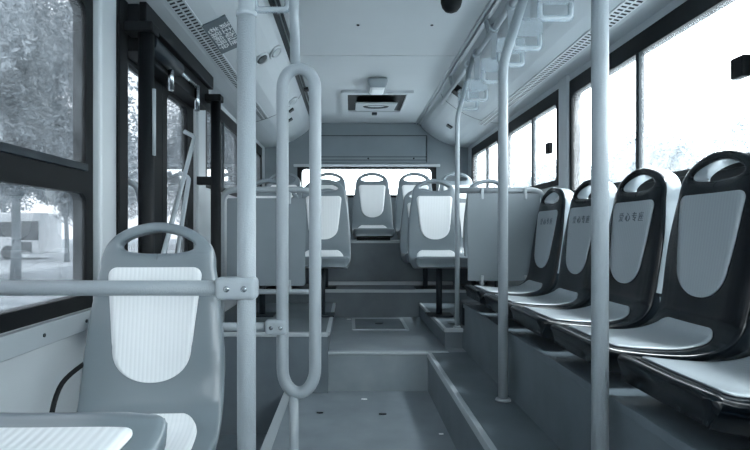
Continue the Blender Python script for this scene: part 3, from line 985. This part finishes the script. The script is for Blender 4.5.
o = MB().box(-.05, .05, -.05, .05, -.002, .05, .008).build('speaker_box', M_frame); o.matrix_world = on_duct(1, .665, 4.15)
tag(o, 'black box fixed to the right duct below the end of the ceiling rail', 'box')
for i, (y_, lab) in enumerate(((2.55, 'black clip on the left ceiling trim nearest the camera'), (3.9, 'black clip on the left ceiling trim seen inside the loop rail'), (4.5, 'black clip on the left ceiling trim farthest to the rear'))):
    o = MB().box(-.02, .02, -.04, .04, -.02, .0, .004).build('trim_clip', M_black); o.location = (CX-.545, y_, CEIL)
    tag(o, lab, 'clip')

# floor hatch, litter
fh = thing('floor_hatch', 'square metal floor hatch set in the raised aisle', 'hatch', (.225, 4.22, UP))
MB().ring(rrect(-.21, .21, -.26, .26, .01), rrect(-.185, .185, -.235, .235, .008), 'z', 0, .006).build('frame', M_nosing, fh)
MB().box(-.184, .184, -.234, .234, 0, .004, .001).build('plate', M_podium, fh)
MB().lathe([(.03, 0), (.03, .007), (.02, .008)], (0, .0, 0), 'z', 18).build('pull', M_dark, fh)
for nm, x, y, z, s, lab in (('leaf_scrap', .08, 3.08, FL, .015, 'pale scrap of litter on the floor below the aisle step'),
                            ('leaf_scrap', -.16, 2.85, FL, .015, 'dark scrap on the lower floor, left of the middle'),
                            ('leaf_scrap', .17, 2.83, FL, .018, 'dark scrap on the lower floor, right of the middle'),
                            ('leaf_scrap', -.01, 4.45, UP, .016, 'white scrap of litter beside the floor hatch'),
                            ('leaf_scrap', .43, 2.55, FL, .010, 'tiny pale crumb on the floor by the side step')):
    t = MB()
    pts = [(s*(1.2+.4*math.sin(3*k))*math.cos(k*PI/4), s*(.5+.15*math.cos(2*k))*math.sin(k*PI/4)) for k in range(8)]
    t.prism(pts, 'z', 0, .004)
    o = t.build(nm, M_dark if 'dark' in lab else M_white); o.location = (x, y, z); tag(o, lab, 'litter', 'scraps of litter on the floor')
# small grey box with cables at the foot of the right post
gb = thing('junction_box', 'small dark box beside the thin right pole on the podium', 'box', (.78, 3.52, MID))
MB().box(-.07, .07, -.10, .10, 0, .15, .03, 4).build('cover', M_dark, gb)
MB().box(-.05, .02, -.108, -.098, .03, .09, .003).build('front_plate', M_black, gb)

# ------------------------------------------------------------------ outside
GZ = H(-1.62)
struct(MB().box(-90, 90, -40, 120, GZ-.3, GZ).build('ground', M_grass))
struct(MB().box(-26, -13.2, -40, 120, GZ, GZ+.02).build('road', M_road))
struct(MB().box(4, 20, -40, 120, GZ, GZ+.02).build('road_right', M_road))

def leaf_cloud(n, size, seed, shape):
    rnd = random.Random(seed); vs = []; fs = []
    blobs = shape
    for i in range(n):
        bx, by, bz, br = rnd.choice(blobs)
        while True:
            q = Vector((rnd.uniform(-1, 1), rnd.uniform(-1, 1), rnd.uniform(-1, 1)))
            if .35 < q.length < 1: break
        c = Vector((bx, by, bz))+q*br
        a = Vector((rnd.gauss(0, 1), rnd.gauss(0, 1), rnd.gauss(0, 1))).normalized()
        b = a.orthogonal().normalized()
        b = (Matrix.Rotation(rnd.uniform(0, 6.28), 3, a)@b); c2 = a.cross(b)
        s = size*rnd.uniform(.6, 1.3); k = len(vs)
        vs += [c+b*s, c+c2*s*.45+a*s*.12, c-b*s, c-c2*s*.45+a*s*.12]; fs.append((k, k+1, k+2, k+3))
    me = bpy.data.meshes.new('foliage'); me.from_pydata([tuple(v) for v in vs], [], fs); return me
BL = []
rr = random.Random(3)
for i in range(64):
    a = rr.uniform(0, 6.28); r = rr.uniform(.3, 2.7); BL.append((r*math.cos(a), r*math.sin(a), rr.uniform(2.9, 7.4), rr.uniform(.55, 1.15)))
ME_CROWN = leaf_cloud(56000, .075, 5, BL); ME_CROWN.materials.append(M_leaf)
BR = []
for i in range(24):
    a = rr.uniform(0, 6.28); r = rr.uniform(.2, 2.2); BR.append((r*math.cos(a), r*math.sin(a), rr.uniform(1.2, 4.4), rr.uniform(.6, 1.1)))
ME_CROWN2 = leaf_cloud(14000, .10, 9, BR); ME_CROWN2.materials.append(M_leafd)
def trunk_mesh():
    t = MB()
    t.tube([(0, 0, 0), (.02, .0, 1.0), (.0, .03, 2.2), (.08, 0, 3.4), (.1, .05, 5.2)], [.14, .11, .10, .085, .04], 12)
    t.tube([(.0, .02, 2.1), (.5, .2, 3.1), (1.1, .3, 4.3)], [.09, .07, .03], 10)
    t.tube([(.0, .02, 2.4), (-.5, -.2, 3.3), (-1.2, -.1, 4.6)], [.09, .07, .03], 10)
    return t.mesh('trunk')
ME_TRUNK = trunk_mesh(); ME_TRUNK.materials.append(M_bark)
def tree(label, x, y, sc_, rz, crown, group):
    q = thing('tree', label, 'tree', (x, y, GZ), rz, group); q.scale = (sc_,)*3
    for nm, me in (('foliage', crown), ('trunk', ME_TRUNK)):
        o = bpy.data.objects.new(nm, me); COL.objects.link(o); o.parent = q
    return q
GT = 'trees outside the left windows'
tree('leafy tree with slender trunk before the parked coach, in the near left window', -10.9, 17.6, 1.25, .4, ME_CROWN, GT)
tree('leafy tree with forked trunk before the white fence, in the near left window', -15.1, 28.8, 1.0, 2.1, ME_CROWN, GT)
tree('dense leafy crown filling the upper pane of the near left window', -10.2, 9.6, 1.1, 1.0, ME_CROWN, GT)
for x, y, s, r, lab in ((-6.6, 25.0, .95, 3.0, 'leafy tree seen through the nearer door leaf'), (-7.6, 35.0, .95, 4.4, 'leafy tree seen through the farther door leaf'),
                        (-10, 43.5, 1.1, 5.2, 'leafy tree seen through the left window behind the door'), (-14, 53, 1.3, .9, 'distant leafy tree beyond the left rear windows'),
                        (-23.5, 21.5, 1.3, 1.7, 'tall leafy tree behind the parked coach'), (-25, 39, 1.5, 2.8, 'large leafy tree beyond the white fence'),
                        (-21, 10.0, 1.2, 3.7, 'leafy tree at the left edge of the near left window'), (-33, 31, 1.5, .3, 'pale leafy tree far behind the coach'),
                        (-17, 38, 1.0, 5.9, 'leafy tree far beyond the forked trunk')):
    tree(lab, x, y, s, r, ME_CROWN, GT)
GT2 = 'pale trees outside the right windows'
for x, y, s, lab in ((13, 21.5, 1.2, 'pale leafy tree outside the big right window, nearer the rear'), (13.5, 14.5, 1.1, 'pale leafy tree outside the big right window, nearer the camera'),
                     (13, 29, 1.15, 'pale tree outside the right window behind the pillar'), (13, 41, 1.3, 'distant pale tree outside the right rear windows')):
    tree(lab, x, y, s, x*y, ME_CROWN2, GT2)
# parked coach
co = thing('coach', 'white coach with dark windows parked on the road outside the near left window', 'coach', (-21.4, 32.5, GZ))
MB().box(-4.2, 3.45, -1.2, 1.2, .35, 2.75, .12, 4).build('body', M_cbody, co)
t = MB()
for i in range(4): t.box(-3.9+i*1.55, -2.45+i*1.55, -1.215, -1.19, 1.35, 2.2, .01)
MB().box(2.35, 3.35, -1.215, -1.19, 1.15, 2.25, .01).build('windscreen_side', M_cglass, co)
t.build('side_windows', M_cglass, co)
MB().box(2.3, 2.95, -1.212, -1.19, .45, 1.05, .01).build('door_panel', M_cglass, co)
for xx in (-2.6, 1.6):
    MB().lathe([(.42, -.12), (.42, .12)], (xx, -1.12, .42), 'y', 24).build('wheel', M_trunkdark, co)
# white fence
ft = thing('fence', 'white picket fence beyond the road outside the near left window', 'fence', (-15, 31.5, GZ))
t = MB()
for i in range(60): t.box(-1.3+i*.16, -1.22+i*.16, -.02, .02, .0, .95)
t.build('pickets', M_fence, ft)
t = MB().box(-1.3, 8.3, .02, .05, .25, .33).box(-1.3, 8.3, .02, .05, .75, .83)
t.build('rails', M_fence, ft)
# parked white car seen through the left rear window
ca = thing('car', 'white car roof and windows seen through the left window behind the door', 'car', (-7.2, 28.5, GZ))
bd = MB().prism([(-2.1, .35), (2.1, .35), (2.15, .8), (1.2, .98), (.6, 1.5), (-1.0, 1.52), (-1.8, 1.0), (-2.15, .9)], 'y', -.85, .85)
bd.build('body', M_cbody, ca)
MB().prism([(-1.5, 1.0), (1.0, 1.0), (.55, 1.42), (-.9, 1.44)], 'y', -.87, .87).build('side_windows', M_cglass, ca)
for xx in (-1.3, 1.3):
    for yy in (-.8, .8):
        MB().lathe([(.34, -.1), (.34, .1)], (xx, yy, .34), 'y', 20).build('wheel', M_trunkdark, ca)

# ------------------------------------------------------------------ light
w = bpy.data.worlds.new('World'); sc.world = w; w.use_nodes = True
bg = w.node_tree.nodes['Background']
bg.inputs['Color'].default_value = (.975, .99, 1.0, 1); bg.inputs['Strength'].default_value = 4.0
sun = bpy.data.lights.new('sun', 'SUN'); sun.energy = 3.0; sun.angle = math.radians(12)
so = bpy.data.objects.new('sun', sun); COL.objects.link(so); so.rotation_euler = (math.radians(8), math.radians(28), 0)

# ------------------------------------------------------------------ camera
cam = bpy.data.cameras.new('camera'); co_ = bpy.data.objects.new('camera', cam); COL.objects.link(co_)
co_.location = (0, 0, EYE); co_.rotation_euler = (PI/2, 0, 0)
cam.sensor_width = 36; cam.lens = 540/750*36
cam.shift_x = 25/750; cam.shift_y = 7/750
cam.clip_start = .02; cam.clip_end = 500
sc.camera = co_
sc.view_settings.view_transform = 'Standard'
try: sc.view_settings.look = 'None'
except Exception: pass
sc.view_settings.exposure = 1.58; sc.view_settings.gamma = 1.0
sc.view_settings.use_curve_mapping = False
sc.cycles.max_bounces = 10; sc.cycles.diffuse_bounces = 6
sc.cycles.transparent_max_bounces = 16
